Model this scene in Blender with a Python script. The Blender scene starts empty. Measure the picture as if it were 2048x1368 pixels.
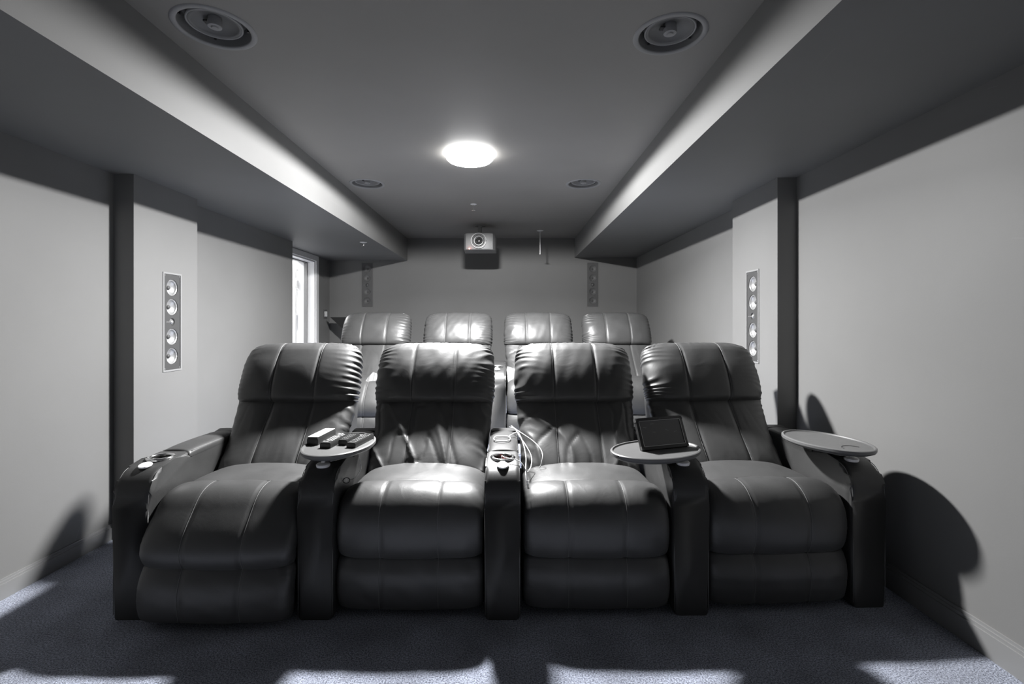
import bpy, bmesh, math, random
import numpy as np
from mathutils import Vector, Matrix
PI = math.pi
C = bpy.context.scene.collection
sc = bpy.context.scene
random.seed(4)

# ------------------------------------------------------------------ materials
def new_mat(name):
    m = bpy.data.materials.new(name); m.use_nodes = True
    nt = m.node_tree; b = nt.nodes['Principled BSDF']
    return m, nt, b

def simple(name, col, rough=.5, metal=0., emit=None, spec=.5, coat=0.):
    m, nt, b = new_mat(name)
    if isinstance(col, (int, float)): col = (col, col, col)
    b.inputs['Base Color'].default_value = (*col, 1)
    b.inputs['Roughness'].default_value = rough
    b.inputs['Metallic'].default_value = metal
    b.inputs['Specular IOR Level'].default_value = spec
    if coat: b.inputs['Coat Weight'].default_value = coat
    # faint procedural unevenness so nothing is perfectly uniform
    tc = nt.nodes.new('ShaderNodeTexCoord'); n = nt.nodes.new('ShaderNodeTexNoise')
    n.inputs['Scale'].default_value = 40; n.inputs['Detail'].default_value = 4
    mr = nt.nodes.new('ShaderNodeMapRange')
    mr.inputs['To Min'].default_value = max(rough-.05, 0); mr.inputs['To Max'].default_value = min(rough+.05, 1)
    nt.links.new(tc.outputs['Object'], n.inputs['Vector']); nt.links.new(n.outputs['Fac'], mr.inputs['Value'])
    nt.links.new(mr.outputs['Result'], b.inputs['Roughness'])
    if emit:
        b.inputs['Emission Color'].default_value = (*emit[0], 1)
        b.inputs['Emission Strength'].default_value = emit[1]
    return m

def paint(name, g, rough=.55, var=.05, scuffs=True):
    m, nt, b = new_mat(name)
    N = nt.nodes; L = nt.links
    geo = N.new('ShaderNodeNewGeometry')
    n = N.new('ShaderNodeTexNoise'); n.inputs['Scale'].default_value = 1.3; n.inputs['Detail'].default_value = 5
    L.new(geo.outputs['Position'], n.inputs['Vector'])
    cr = N.new('ShaderNodeValToRGB')
    tint = (1.035, 1., .94) if not scuffs else (1.005, 1., .985)
    cr.color_ramp.elements[0].color = tuple(g*(1-var)*t for t in tint)+(1,); cr.color_ramp.elements[1].color = tuple(g*(1+var)*t for t in tint)+(1,)
    cr.color_ramp.elements[0].position = .3; cr.color_ramp.elements[1].position = .7
    L.new(n.outputs['Fac'], cr.inputs['Fac'])
    out = cr.outputs['Color']
    if scuffs:
        # short thin pale scuffs, sparse
        mp = N.new('ShaderNodeMapping'); mp.inputs['Rotation'].default_value = (.5, .9, .3)
        mp.inputs['Scale'].default_value = (3.2, 1.1, 2.2)
        L.new(geo.outputs['Position'], mp.inputs['Vector'])
        v = N.new('ShaderNodeTexVoronoi'); v.feature = 'DISTANCE_TO_EDGE'; v.inputs['Scale'].default_value = 1.6
        L.new(mp.outputs['Vector'], v.inputs['Vector'])
        lt = N.new('ShaderNodeMath'); lt.operation = 'LESS_THAN'; lt.inputs[1].default_value = .0025
        L.new(v.outputs['Distance'], lt.inputs[0])
        n2 = N.new('ShaderNodeTexNoise'); n2.inputs['Scale'].default_value = 2.7
        L.new(geo.outputs['Position'], n2.inputs['Vector'])
        gt = N.new('ShaderNodeMath'); gt.operation = 'GREATER_THAN'; gt.inputs[1].default_value = .70
        L.new(n2.outputs['Fac'], gt.inputs[0])
        mu = N.new('ShaderNodeMath'); mu.operation = 'MULTIPLY'
        L.new(lt.outputs[0], mu.inputs[0]); L.new(gt.outputs[0], mu.inputs[1])
        m2 = N.new('ShaderNodeMath'); m2.operation = 'MULTIPLY'; m2.inputs[1].default_value = .06
        L.new(mu.outputs[0], m2.inputs[0])
        mx = N.new('ShaderNodeMix'); mx.data_type = 'RGBA'
        L.new(m2.outputs[0], mx.inputs['Factor']); L.new(out, mx.inputs['A'])
        mx.inputs['B'].default_value = (.8, .8, .8, 1)
        out = mx.outputs['Result']
    L.new(out, b.inputs['Base Color'])
    b.inputs['Roughness'].default_value = rough
    b.inputs['Specular IOR Level'].default_value = .3
    nb = N.new('ShaderNodeTexNoise'); nb.inputs['Scale'].default_value = 160; nb.inputs['Detail'].default_value = 2
    L.new(geo.outputs['Position'], nb.inputs['Vector'])
    bp = N.new('ShaderNodeBump'); bp.inputs['Strength'].default_value = .06; bp.inputs['Distance'].default_value = .002
    L.new(nb.outputs['Fac'], bp.inputs['Height']); L.new(bp.outputs['Normal'], b.inputs['Normal'])
    return m

def leather(name, g, rough=.42):
    m, nt, b = new_mat(name)
    N = nt.nodes; L = nt.links
    tc = N.new('ShaderNodeTexCoord')
    n = N.new('ShaderNodeTexNoise'); n.inputs['Scale'].default_value = 6; n.inputs['Detail'].default_value = 6
    n.inputs['Roughness'].default_value = .6; n.inputs['Distortion'].default_value = .6
    L.new(tc.outputs['Object'], n.inputs['Vector'])
    cr = N.new('ShaderNodeValToRGB')
    cr.color_ramp.elements[0].color = (g*.75,)*3+(1,); cr.color_ramp.elements[1].color = (g*1.3,)*3+(1,)
    L.new(n.outputs['Fac'], cr.inputs['Fac']); L.new(cr.outputs['Color'], b.inputs['Base Color'])
    mr = N.new('ShaderNodeMapRange'); mr.inputs['To Min'].default_value = rough-.08; mr.inputs['To Max'].default_value = rough+.1
    L.new(n.outputs['Fac'], mr.inputs['Value']); L.new(mr.outputs['Result'], b.inputs['Roughness'])
    b.inputs['Specular IOR Level'].default_value = .55
    v = N.new('ShaderNodeTexVoronoi'); v.inputs['Scale'].default_value = 420
    L.new(tc.outputs['Object'], v.inputs['Vector'])
    bp = N.new('ShaderNodeBump'); bp.inputs['Strength'].default_value = .11; bp.inputs['Distance'].default_value = .0008
    L.new(v.outputs['Distance'], bp.inputs['Height'])
    w = N.new('ShaderNodeTexNoise'); w.inputs['Scale'].default_value = 9; w.inputs['Detail'].default_value = 4
    w.inputs['Distortion'].default_value = 1.2
    L.new(tc.outputs['Object'], w.inputs['Vector'])
    b2 = N.new('ShaderNodeBump'); b2.inputs['Strength'].default_value = .45; b2.inputs['Distance'].default_value = .0026
    L.new(w.outputs['Fac'], b2.inputs['Height']); L.new(bp.outputs['Normal'], b2.inputs['Normal'])
    L.new(b2.outputs['Normal'], b.inputs['Normal'])
    return m

def carpet_mat():
    m, nt, b = new_mat('blue_carpet')
    N = nt.nodes; L = nt.links
    geo = N.new('ShaderNodeNewGeometry')
    n = N.new('ShaderNodeTexNoise'); n.inputs['Scale'].default_value = 185; n.inputs['Detail'].default_value = 3
    n.inputs['Roughness'].default_value = .75
    L.new(geo.outputs['Position'], n.inputs['Vector'])
    cr = N.new('ShaderNodeValToRGB'); e = cr.color_ramp.elements
    e[0].position = .36; e[0].color = (.042, .050, .078, 1); e[1].position = .66; e[1].color = (.60, .645, .78, 1)
    L.new(n.outputs['Fac'], cr.inputs['Fac'])
    n2 = N.new('ShaderNodeTexNoise'); n2.inputs['Scale'].default_value = 4.5; n2.inputs['Detail'].default_value = 4
    L.new(geo.outputs['Position'], n2.inputs['Vector'])
    mr = N.new('ShaderNodeMapRange'); mr.inputs['From Min'].default_value = .3; mr.inputs['From Max'].default_value = .7
    mr.inputs['To Min'].default_value = .72; mr.inputs['To Max'].default_value = 1.2
    L.new(n2.outputs['Fac'], mr.inputs['Value'])
    mx = N.new('ShaderNodeVectorMath'); mx.operation = 'SCALE'
    L.new(cr.outputs['Color'], mx.inputs[0]); L.new(mr.outputs['Result'], mx.inputs['Scale'])
    L.new(mx.outputs['Vector'], b.inputs['Base Color'])
    b.inputs['Roughness'].default_value = 1; b.inputs['Specular IOR Level'].default_value = .05
    b.inputs['Sheen Weight'].default_value = .25
    bp = N.new('ShaderNodeBump'); bp.inputs['Strength'].default_value = .9; bp.inputs['Distance'].default_value = .008
    L.new(n.outputs['Fac'], bp.inputs['Height']); L.new(bp.outputs['Normal'], b.inputs['Normal'])
    return m

WALL = paint('wall_paint', .18)
CEIL = paint('ceiling_paint', .27, scuffs=False, rough=.6)
TRIM = simple('trim_paint', .22, .35)
DOORW = simple('white_door_paint', .78, .4)
CARPET = carpet_mat()
LEATHER = leather('black_leather', .050, .42)
LEATHER2 = leather('black_leather_arm', .036, .45)
STITCH = simple('stitch_thread', .13, .5)
PIPING = simple('seam_cord', .07, .35)
BLACK = simple('black_plastic', .026, .4)
SOFTBLACK = simple('black_fabric', .012, .9)
TRAYM = simple('grey_tray_plastic', .10, .42)
TRAYR = simple('tray_rim_plastic', .14, .35)
CHROME = simple('chrome', .75, .18, 1.)
STEEL = simple('brushed_steel', .62, .35, 1.)
WHITE = simple('white_plastic', .82, .4)
CABLEM = simple('white_cable', .8, .45)
DCABLE = simple('dark_cable', .03, .5)
RED = simple('red_plastic', (.22, .012, .012), .4)
BAFFLE = simple('speaker_baffle', .055, .55)
CONE = simple('speaker_cone', .42, .3, .55)
CONER = simple('speaker_ring', .5, .28, .6)
BAFFLE2 = simple('hazed_painted_baffle', .085, .6)  # back-wall speakers: haze mixed into the painted grey of baffle and cones
CONE2 = simple('hazed_painted_cone', .13, .5)
CSP = simple('ceiling_speaker_body', .16, .5)
CSPR = simple('ceiling_speaker_rim', .29, .5)
PROJ = simple('projector_grey', .26, .45)
GLASS = simple('lens_glass', .03, .08, 0, spec=.8, coat=.5)
SCREEN = simple('tablet_screen', .09, .3, 0, spec=.6)
KEYS = simple('pale_keys', .4, .5)
LED = simple('red_led', (.9, .1, .05), .4, emit=((1., .25, .18), 14.))
DIFF = simple('lamp_diffuser', .9, .5, emit=((1, 1, 1), 22.))
PAPER = simple('paper', .7, .7)

# ------------------------------------------------------------------ helpers
def link(name, me, mat=None, parent=None):
    o = bpy.data.objects.new(name, me); C.objects.link(o)
    if mat is not None: me.materials.append(mat)
    if parent is not None: o.parent = parent
    return o

def obj(name, bm, mat=None, parent=None, smooth=False, auto=None):
    bmesh.ops.recalc_face_normals(bm, faces=bm.faces[:])
    me = bpy.data.meshes.new(name); bm.to_mesh(me); bm.free()
    if smooth or auto:
        for p in me.polygons: p.use_smooth = True
    if auto:
        me.set_sharp_from_angle(angle=math.radians(auto))
    return link(name, me, mat, parent)

def tag(o, label, cat, group=None):
    o['label'] = label; o['category'] = cat
    if group: o['group'] = group
    return o

def thing(name, label, cat, loc=(0, 0, 0), rz=0, group=None, rot=None):
    o = bpy.data.objects.new(name, None); C.objects.link(o)
    o.empty_display_size = .05
    o.location = loc; o.rotation_euler = rot or (0, 0, rz)
    return tag(o, label, cat, group)

def struct(o):
    o['kind'] = 'structure'; return o

def box(bm, x0, x1, y0, y1, z0, z1, bev=0, seg=3):
    r = bmesh.ops.create_cube(bm, size=1)
    vs = r['verts']
    for v in vs:
        v.co = Vector(((x0+x1)/2 + v.co.x*(x1-x0), (y0+y1)/2 + v.co.y*(y1-y0), (z0+z1)/2 + v.co.z*(z1-z0)))
    if bev:
        es = {e for v in vs for e in v.link_edges}
        bmesh.ops.bevel(bm, geom=list(es), offset=bev, segments=seg, profile=.5, affect='EDGES')
    return bm

def nbox(*a, **k):
    return box(bmesh.new(), *a, **k)

def lathe(bm, prof, n=40, axis='Z', center=(0, 0, 0), sx=1, sy=1):
    """profile of (r, h) revolved; axis Z or Y (h runs along the axis)"""
    rings = []
    cx, cy, cz = center
    for r, h in prof:
        if r < 1e-6:
            p = (0, 0, h)
            p = p if axis == 'Z' else (0, h, 0)
            rings.append([bm.verts.new((cx+p[0], cy+p[1], cz+p[2]))]); continue
        ring = []
        for i in range(n):
            a = 2*PI*i/n
            p = (r*sx*math.cos(a), r*sy*math.sin(a), h) if axis == 'Z' else (r*sx*math.cos(a), h, r*sy*math.sin(a))
            ring.append(bm.verts.new((cx+p[0], cy+p[1], cz+p[2])))
        rings.append(ring)
    for A, B in zip(rings[:-1], rings[1:]):
        if len(A) == 1 and len(B) == 1: continue
        if len(A) == 1:
            for i in range(n): bm.faces.new((A[0], B[i], B[(i+1) % n]))
        elif len(B) == 1:
            for i in range(n): bm.faces.new((A[i], A[(i+1) % n], B[0]))
        else:
            for i in range(n): bm.faces.new((A[i], A[(i+1) % n], B[(i+1) % n], B[i]))
    return bm

def catmull(pts, n):
    P = np.array(pts, float)
    P = np.vstack([2*P[0]-P[1], P, 2*P[-1]-P[-2]])
    t = np.linspace(0, len(pts)-1-1e-6, n)
    i = t.astype(int); f = (t-i)[:, None]
    p0, p1, p2, p3 = P[i], P[i+1], P[i+2], P[i+3]
    return .5*((2*p1)+(-p0+p2)*f+(2*p0-5*p1+4*p2-p3)*f*f+(-p0+3*p1-3*p2+p3)*f**3)

def tube(bm, pts, r, n=8):
    P = [Vector(p) for p in pts]
    rings = []
    prev = None
    for i, p in enumerate(P):
        t = (P[min(i+1, len(P)-1)]-P[max(i-1, 0)]).normalized()
        ref = prev if prev is not None else (Vector((0, 0, 1)) if abs(t.z) < .9 else Vector((1, 0, 0)))
        u = (ref - t*ref.dot(t))
        if u.length < 1e-6: u = t.orthogonal()
        u.normalize(); w = t.cross(u); prev = u
        rings.append([bm.verts.new(p+(u*math.cos(2*PI*k/n)+w*math.sin(2*PI*k/n))*r) for k in range(n)])
    for A, B in zip(rings[:-1], rings[1:]):
        for k in range(n): bm.faces.new((A[k], A[(k+1) % n], B[(k+1) % n], B[k]))
    bm.faces.new(rings[0][::-1]); bm.faces.new(rings[-1])
    return bm

def prism(bm, poly, a0, a1, axis='X', bev=0, seg=3):
    """polygon extruded along an axis. axis X: poly=(y,z); Y: (x,z); Z: (x,y)"""
    def mk(p, a):
        return (a, p[0], p[1]) if axis == 'X' else ((p[0], a, p[1]) if axis == 'Y' else (p[0], p[1], a))
    A = [bm.verts.new(mk(p, a0)) for p in poly]; B = [bm.verts.new(mk(p, a1)) for p in poly]
    n = len(poly)
    f1 = bm.faces.new(A); f2 = bm.faces.new(B[::-1])
    for i in range(n): bm.faces.new((A[i], B[i], B[(i+1) % n], A[(i+1) % n]))
    if bev:
        es = list(f1.edges)+list(f2.edges)
        bmesh.ops.bevel(bm, geom=es, offset=bev, segments=seg, profile=.5, affect='EDGES')
    return bm

def cut(o, bms):
    """subtract the shapes from o and bake"""
    tmp = []
    for bm in bms:
        bmesh.ops.recalc_face_normals(bm, faces=bm.faces[:])
        me = bpy.data.meshes.new('cutter'); bm.to_mesh(me); bm.free()
        c = bpy.data.objects.new('cutter', me); C.objects.link(c); tmp.append(c)
        c.matrix_world = o.matrix_world
        md = o.modifiers.new('b', 'BOOLEAN'); md.operation = 'DIFFERENCE'; md.object = c; md.solver = 'EXACT'
    bpy.context.view_layer.update()
    dg = bpy.context.evaluated_depsgraph_get()
    me = bpy.data.meshes.new_from_object(o.evaluated_get(dg))
    o.modifiers.clear(); old = o.data; o.data = me; me.name = o.name
    for c in tmp:
        m = c.data; bpy.data.objects.remove(c); bpy.data.meshes.remove(m)
    bpy.data.meshes.remove(old)
    return o

def copy_tree(o, parent=None):
    c = o.copy(); C.objects.link(c); c.parent = parent
    for ch in [k for k in bpy.data.objects if k.parent == o]: copy_tree(ch, c)
    return c

# ------------------------------------------------------------------ room measures (camera above the origin, looking +Y)
CH = 1.185
XL, XR = -2.17, 1.71
SL, SR = -1.325, .889            # inner edges of the two soffits
ZSL, ZSR = CH+.818, CH+.857      # soffit undersides
ZC = CH+1.115                    # raised ceiling
YB, YF = 6.40, -1.6
XD = -2.355                      # recessed door wall
YR = 3.62                        # riser front
RZ = .213                        # riser height

def S(name, bm, mat, **k): return struct(obj(name, bm, mat, **k))

S('floor', nbox(-4.4, XR+.15, YF-.1, 7.2, -.1, 0), CARPET)
S('floor_riser', nbox(XL+.001, XR-.001, YR, YB-.001, .0005, RZ, bev=.012), CARPET)
ceil = S('ceiling', nbox(SL-.05, SR+.05, YF-.1, YB+.1, ZC, ZC+.15), CEIL)
CEILSPK = [(-1.11, 1.834, .143), (.63, 1.875, .138), (-1.128, 3.89, .138), (.61, 3.89, .138)]
def holes():
    out = []
    for x, y, r in CEILSPK:
        bm = bmesh.new(); bmesh.ops.create_cone(bm, cap_ends=True, segments=48, radius1=r-.018, radius2=r-.018, depth=.14,
            matrix=Matrix.Translation((x, y, ZC+.02))); out.append(bm)
    return out
cut(ceil, holes())
S('ceiling_soffit_left', nbox(XD-.2, SL, YF-.1, YB+.1, ZSL, ZC+.15), WALL)
S('ceiling_soffit_right', nbox(SR, XR+.15, YF-.1, YB+.1, ZSR, ZC+.15), WALL)
S('wall_left', nbox(XL-.25, XL, YF-.1, 4.88, 0, ZSL+.01), WALL)
S('wall_right', nbox(XR, XR+.15, YF-.1, YB+.1, 0, ZSR+.01), WALL)
S('wall_front', nbox(XL, XR, YF-.1, YF, 0, ZC+.01), WALL)
wb = S('wall_back', nbox(XD-.2, XR+.15, YB, YB+.15, 0, ZC+.01), WALL)
SPK_W, SPK_H = .152, .59
def pocket(axis, c, z, face, depth=.06):
    w, h = SPK_W/2-.004, SPK_H/2-.004
    if axis == 'Y': return nbox(c-w, c+w, face-.02, face+depth, z-h, z+h)
    if face < 0: return nbox(face-depth, face+.02, c-w, c+w, z-h, z+h)
    return nbox(face-.02, face+depth, c-w, c+w, z-h, z+h)
cut(wb, [pocket('Y', -1.855, CH+.495, YB), pocket('Y', 1.127, CH+.500, YB)])
# recessed wall with the doorway
OZ = CH+.765; OY0, OY1 = 4.98, 5.93
bm = nbox(XD-.2, XD, OY1, YB, 0, ZSL+.01)
box(bm, XD-.2, XD, 4.88, OY0, 0, ZSL+.01); box(bm, XD-.2, XD, OY0, OY1, OZ, ZSL+.01)
S('wall_door_side', bm, WALL)
# columns
cl = S('wall_column_left', nbox(XL-.05, -2.06, 2.665, 3.21, 0, ZSL+.01), WALL)
cr_ = S('wall_column_right', nbox(1.597, XR+.05, 2.86, 3.43, 0, ZSR+.01), WALL)
cut(cl, [pocket('X', 2.97, CH+.003, -2.06, .05)]); cut(cr_, [pocket('X', 3.15, CH+.040, 1.597, .05)])
# baseboards
def baseb(name, poly_pts, h):
    """poly_pts: (x0,x1,y0,y1) boxes with a moulded cap"""
    bm = bmesh.new()
    for x0, x1, y0, y1, s, z0 in poly_pts:
        box(bm, x0, x1, y0, y1, z0, z0+h*.78)
        box(bm, x0+(.004 if s == -1 else 0), x1-(.004 if s == 1 else 0), y0, y1, z0+h*.78, z0+h*.9)
        box(bm, x0+(.008 if s == -1 else 0), x1-(.008 if s == 1 else 0), y0, y1, z0+h*.9, z0+h)
    return S(name, bm, TRIM)
baseb('baseboard_left', [(XL, XL+.014, YF, 2.665, 1, 0), (-2.06, -2.046, 2.665, 3.21, 1, 0), (XL, XL+.014, 3.21, YR, 1, 0), (XL, XL+.014, YR, 4.88, 1, RZ)], .085)
baseb('baseboard_right', [(XR-.014, XR, YF, 2.86, -1, 0), (1.583, 1.597, 2.86, 3.43, -1, 0), (XR-.014, XR, 3.43, YR, -1, 0), (XR-.014, XR, YR, YB, -1, RZ)], .108)

# doorway: casing, jambs, stop
bm = bmesh.new()
w = .062
box(bm, XD-.001, XD+.018, OY1-.012, OY1+w, 0, OZ+w-.01, bev=.003)
box(bm, XD-.001, XD+.018, OY0-w, OY0+.012, 0, OZ+w-.01, bev=.003)
box(bm, XD, XD+.018, OY0+.012, OY1-.012, OZ-.012, OZ+w-.01, bev=.003)
S('trim_1', bm, DOORW)
d = thing('door_1', 'x', 'door'); del d['label'], d['category']; struct(d)
bm = bmesh.new()
box(bm, XD-.2, XD-.001, OY1-.03, OY1+.001, 0, OZ); box(bm, XD-.2, XD-.001, OY0-.001, OY0+.03, 0, OZ)
box(bm, XD-.2, XD-.001, OY0+.03, OY1-.03, OZ-.03, OZ+.001)
struct(obj('jamb', bm, DOORW, d))
bm = nbox(XD-.125, XD-.085, OY1-.045, OY1-.03, 0, OZ-.03, bev=.002)
box(bm, XD-.125, XD-.085, OY0+.03, OY1-.045, OZ-.045, OZ-.03, bev=.002)
struct(obj('door_stop', bm, TRIM, d))
# open leaf swung away into the bright room
leaf = nbox(XD-1.02, XD-.235, OY1-.03, OY1+.01, .01, OZ-.04, bev=.002)
struct(obj('door_leaf', leaf, DOORW, d))
bm = bmesh.new(); 
box(bm, XD-.21, XD-.199, OY1-.05, OY1-.03, .3, .4, bev=.001); box(bm, XD-.21, XD-.199, OY1-.05, OY1-.03, 1.6, 1.7, bev=.001)
struct(obj('hinge', bm, STEEL, d))
# room beyond
S('wall_hall_far', nbox(-4.4, XD-.2, 7.1, 7.2, 0, 2.5), DOORW)
S('wall_hall_side', nbox(-4.4, -4.3, 4.0, 7.1, 0, 2.5), DOORW)
S('wall_hall_near', nbox(-4.4, XL-.25, 3.9, 4.0, 0, 2.5), DOORW)
bm = nbox(-4.4, XD-.2, 4.88, 7.2, 2.4, 2.5); box(bm, -4.4, XL-.25, 3.9, 4.88, 2.4, 2.5)
S('ceiling_hall', bm, DOORW)
sh = thing('wire_shelf', 'white wire shelving glimpsed through the open doorway', 'shelf', (-3.05, 6.98, 0))
bm = bmesh.new()
for x in (-.4, .4): box(bm, x-.01, x+.01, .09, .11, 0, 2.1)
obj('upright', bm, STEEL, sh)
for z in (1.31, 1.66, 1.95):
    bm = bmesh.new(); box(bm, -.45, .45, -.15, .1, z-.008, z+.008, bev=.002)
    obj('shelf_board', bm, STEEL, sh)

# ------------------------------------------------------------------ ceiling lamp
LX, LY = -.25, 3.2
lamp = thing('ceiling_lamp', 'bright round flush ceiling lamp in the middle of the ceiling', 'lamp', (LX, LY, ZC))
obj('lamp_base', lathe(bmesh.new(), [(.0, -.0005), (.138, -.0005), (.140, -.003), (.140, -.006), (.138, -.008), (0, -.008)], 64), TRIM, lamp, auto=35)
obj('diffuser', lathe(bmesh.new(), [(.1385, -.0035), (.150, -.0045), (.155, -.009), (.157, -.018), (.154, -.032), (.142, -.044), (.12, -.052), (.07, -.0565), (0, -.058)], 64), DIFF, lamp, smooth=True)  # glowing dome made wide enough to include the lamp's bloom
L = bpy.data.lights.new('lamp_light', 'AREA'); L.shape = 'DISK'; L.size = .19; L.energy = 290; L.color = (1, 1, 1)
# luminaire distribution: a shallow can, wide throw with a soft cut-off just under the ceiling
L.use_nodes = True
_n = L.node_tree.nodes; _l = L.node_tree.links
_e = [x for x in _n if x.type == 'EMISSION'][0]
_g = _n.new('ShaderNodeNewGeometry')
_d = _n.new('ShaderNodeVectorMath'); _d.operation = 'DOT_PRODUCT'
_l.new(_g.outputs['Incoming'], _d.inputs[0]); _l.new(_g.outputs['Normal'], _d.inputs[1])
_a = _n.new('ShaderNodeMath'); _a.operation = 'ABSOLUTE'; _l.new(_d.outputs['Value'], _a.inputs[0])
_r = _n.new('ShaderNodeMapRange'); _r.interpolation_type = 'SMOOTHSTEP'
_r.inputs['From Min'].default_value = .0; _r.inputs['From Max'].default_value = .10
_l.new(_a.outputs[0], _r.inputs['Value'])
_q = _n.new('ShaderNodeMath'); _q.operation = 'DIVIDE'; _q.inputs[0].default_value = .20; _l.new(_a.outputs[0], _q.inputs[1])
_x = _n.new('ShaderNodeMath'); _x.operation = 'MAXIMUM'; _x.inputs[1].default_value = 1.0; _l.new(_q.outputs[0], _x.inputs[0])
_m = _n.new('ShaderNodeMath'); _m.operation = 'MULTIPLY'; _l.new(_x.outputs[0], _m.inputs[0]); _l.new(_r.outputs['Result'], _m.inputs[1])
_l.new(_m.outputs[0], _e.inputs['Strength'])
lo = bpy.data.objects.new('lamp_light', L); C.objects.link(lo); lo.location = (LX, LY, ZC-.060)
L2 = bpy.data.lights.new('hall_light', 'AREA'); L2.shape = 'SQUARE'; L2.size = .8; L2.energy = 120
l2 = bpy.data.objects.new('hall_light', L2); C.objects.link(l2); l2.location = (-3.3, 5.9, 2.36)

# ------------------------------------------------------------------ cushions
class Wob:
    """smooth pseudo noise from random sines"""
    def __init__(s, seed, n=7, f=(1, 1)):
        r = np.random.default_rng(seed)
        s.k = r.normal(size=(n, 2))*np.array(f); s.p = r.uniform(0, 6.28, n); s.a = 1/np.sqrt(n)
    def __call__(s, x, y):
        o = 0
        for (a, b), p in zip(s.k, s.p): o = o+np.sin(a*x+b*y+p)
        return o*s.a

class Cushion:
    def __init__(s, spine, T, W, p=5, pn=2.2, e0=.1, e1=.1, r0=.1, r1=.1, crown=0, seams=None, groove=.008, disp=None, nU=176, nV=90, yshift=None):
        s.nV, s.nU = nV, nU
        v = np.linspace(0, 1, nV)
        v = v-.10*np.sin(2*PI*v)/1.2                   # denser at both ends
        s.v = v
        def sm(a):
            a = np.array(a, float)
            if a.ndim == 0: a = np.array([a, a])
            c = catmull(a.reshape(len(a), -1), 400)
            return np.array([np.interp(v, np.linspace(0, 1, 400), c[:, i]) for i in range(c.shape[1])]).T
        sp = sm(spine); s.sp = sp
        t = np.gradient(sp, axis=0); t /= np.linalg.norm(t, axis=1)[:, None]
        s.n = np.stack([-t[:, 1], t[:, 0]], 1)
        def cap(v):
            c = np.ones_like(v)
            a = v < e0; c[a] = np.sqrt(np.clip(1-(1-v[a]/e0)**2, 0, 1))
            b = v > 1-e1; c[b] = np.sqrt(np.clip(1-(1-(1-v[b])/e1)**2, 0, 1))
            return c
        c = cap(v)
        s.T = sm(T)[:, 0]*np.maximum(c, .02)
        rr = np.where(v < .5, r0, r1)
        s.W = sm(W)[:, 0]*(1-rr*(1-c))
        s.p, s.pn, s.crown, s.seams, s.groove, s.disp = p, pn, crown, seams, groove, disp
        s.yshift = yshift
    def eval(s, iv, a):
        """iv: row indices, a: angles -> points; both arrays of the same shape"""
        ca, sa = np.cos(a), np.sin(a)
        ux = np.sign(ca)*np.abs(ca)**(2/s.p); un = np.sign(sa)*np.abs(sa)**(2/s.pn)
        W, T = s.W[iv], s.T[iv]; v = s.v[iv]
        front = np.clip(sa, 0, 1)**.6
        x = W*ux
        off = T*un + s.crown*(1-ux**2)*front*np.minimum(1, T/T.max()*1.3)
        if s.seams:
            for x0 in s.seams:
                dx = x-x0
                off = off-front*s.groove*(np.exp(-(dx/.006)**2)*.55+np.exp(-np.abs(dx)/.045)*.6)*np.minimum(1, T/T.max()*1.6)
        dxx = 0
        if s.disp is not None:
            dd = s.disp(v, ux, x, sa)
            off = off+dd*np.abs(un)**.5*np.sign(sa)
            dxx = .45*dd*np.abs(ux)**6*np.sign(ux)
        sp, n = s.sp[iv], s.n[iv]
        y = sp[..., 0]+n[..., 0]*off; z = sp[..., 1]+n[..., 1]*off
        if s.yshift is not None: y = y+s.yshift(x, z)
        return np.stack([x+dxx, y, z], -1)
    def mesh(s, name, mat, parent):
        A = 2*PI*(np.arange(s.nU)+.5)/s.nU
        # even out spacing: reparametrise so that x is spread evenly on front and back
        A = A + .0
        IV, AA = np.meshgrid(np.arange(s.nV), A, indexing='ij')
        ux = np.cos(AA)
        sgn = np.sign(np.sin(AA))
        # want ux^ (2/p) spread: blend of linear x and angle
        lin = np.clip(1-2*(((AA/PI) % 1)), -1, 1)*np.where(np.sin(AA) > 0, 1, -1)
        xl = np.sign(lin)*(1-(1-np.abs(lin))**1.35)     # denser near the sides
        ca = np.sign(xl)*np.abs(xl)**(s.p/2)
        AA = np.where(sgn > 0, np.arccos(np.clip(ca, -1, 1)), 2*PI-np.arccos(np.clip(ca, -1, 1)))
        P = s.eval(IV, AA)
        nV, nU = s.nV, s.nU
        verts = P.reshape(-1, 3).tolist()
        faces = []
        for i in range(nV-1):
            a = i*nU; b = a+nU
            for j in range(nU):
                k = (j+1) % nU
                faces.append((a+j, a+k, b+k, b+j))
        c0 = len(verts); verts.append(P[0].mean(0).tolist()); verts.append(P[-1].mean(0).tolist())
        for j in range(nU):
            k = (j+1) % nU
            faces.append((c0, k, j)); faces.append((c0+1, (nV-1)*nU+j, (nV-1)*nU+k))
        me = bpy.data.meshes.new(name); me.from_pydata(verts, [], faces)
        bm = bmesh.new(); bm.from_mesh(me); bmesh.ops.recalc_face_normals(bm, faces=bm.faces[:]); bm.to_mesh(me); bm.free()
        for p in me.polygons: p.use_smooth = True
        return link(name, me, mat, parent)
    def seam(s, x0, v0=.02, v1=.98, r=.0016, lift=.0, side=0.):
        idx = np.where((s.v > v0) & (s.v < v1))[0]
        out = []
        ux = np.clip((x0+side)/s.W[idx], -1, 1)
        ca = np.sign(ux)*np.abs(ux)**(s.p/2)
        P = s.eval(idx, np.arccos(ca))
        n = s.n[idx]
        P[:, 1] += n[:, 0]*lift; P[:, 2] += n[:, 1]*lift
        return tube(bmesh.new(), P.tolist(), r, 6)

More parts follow.
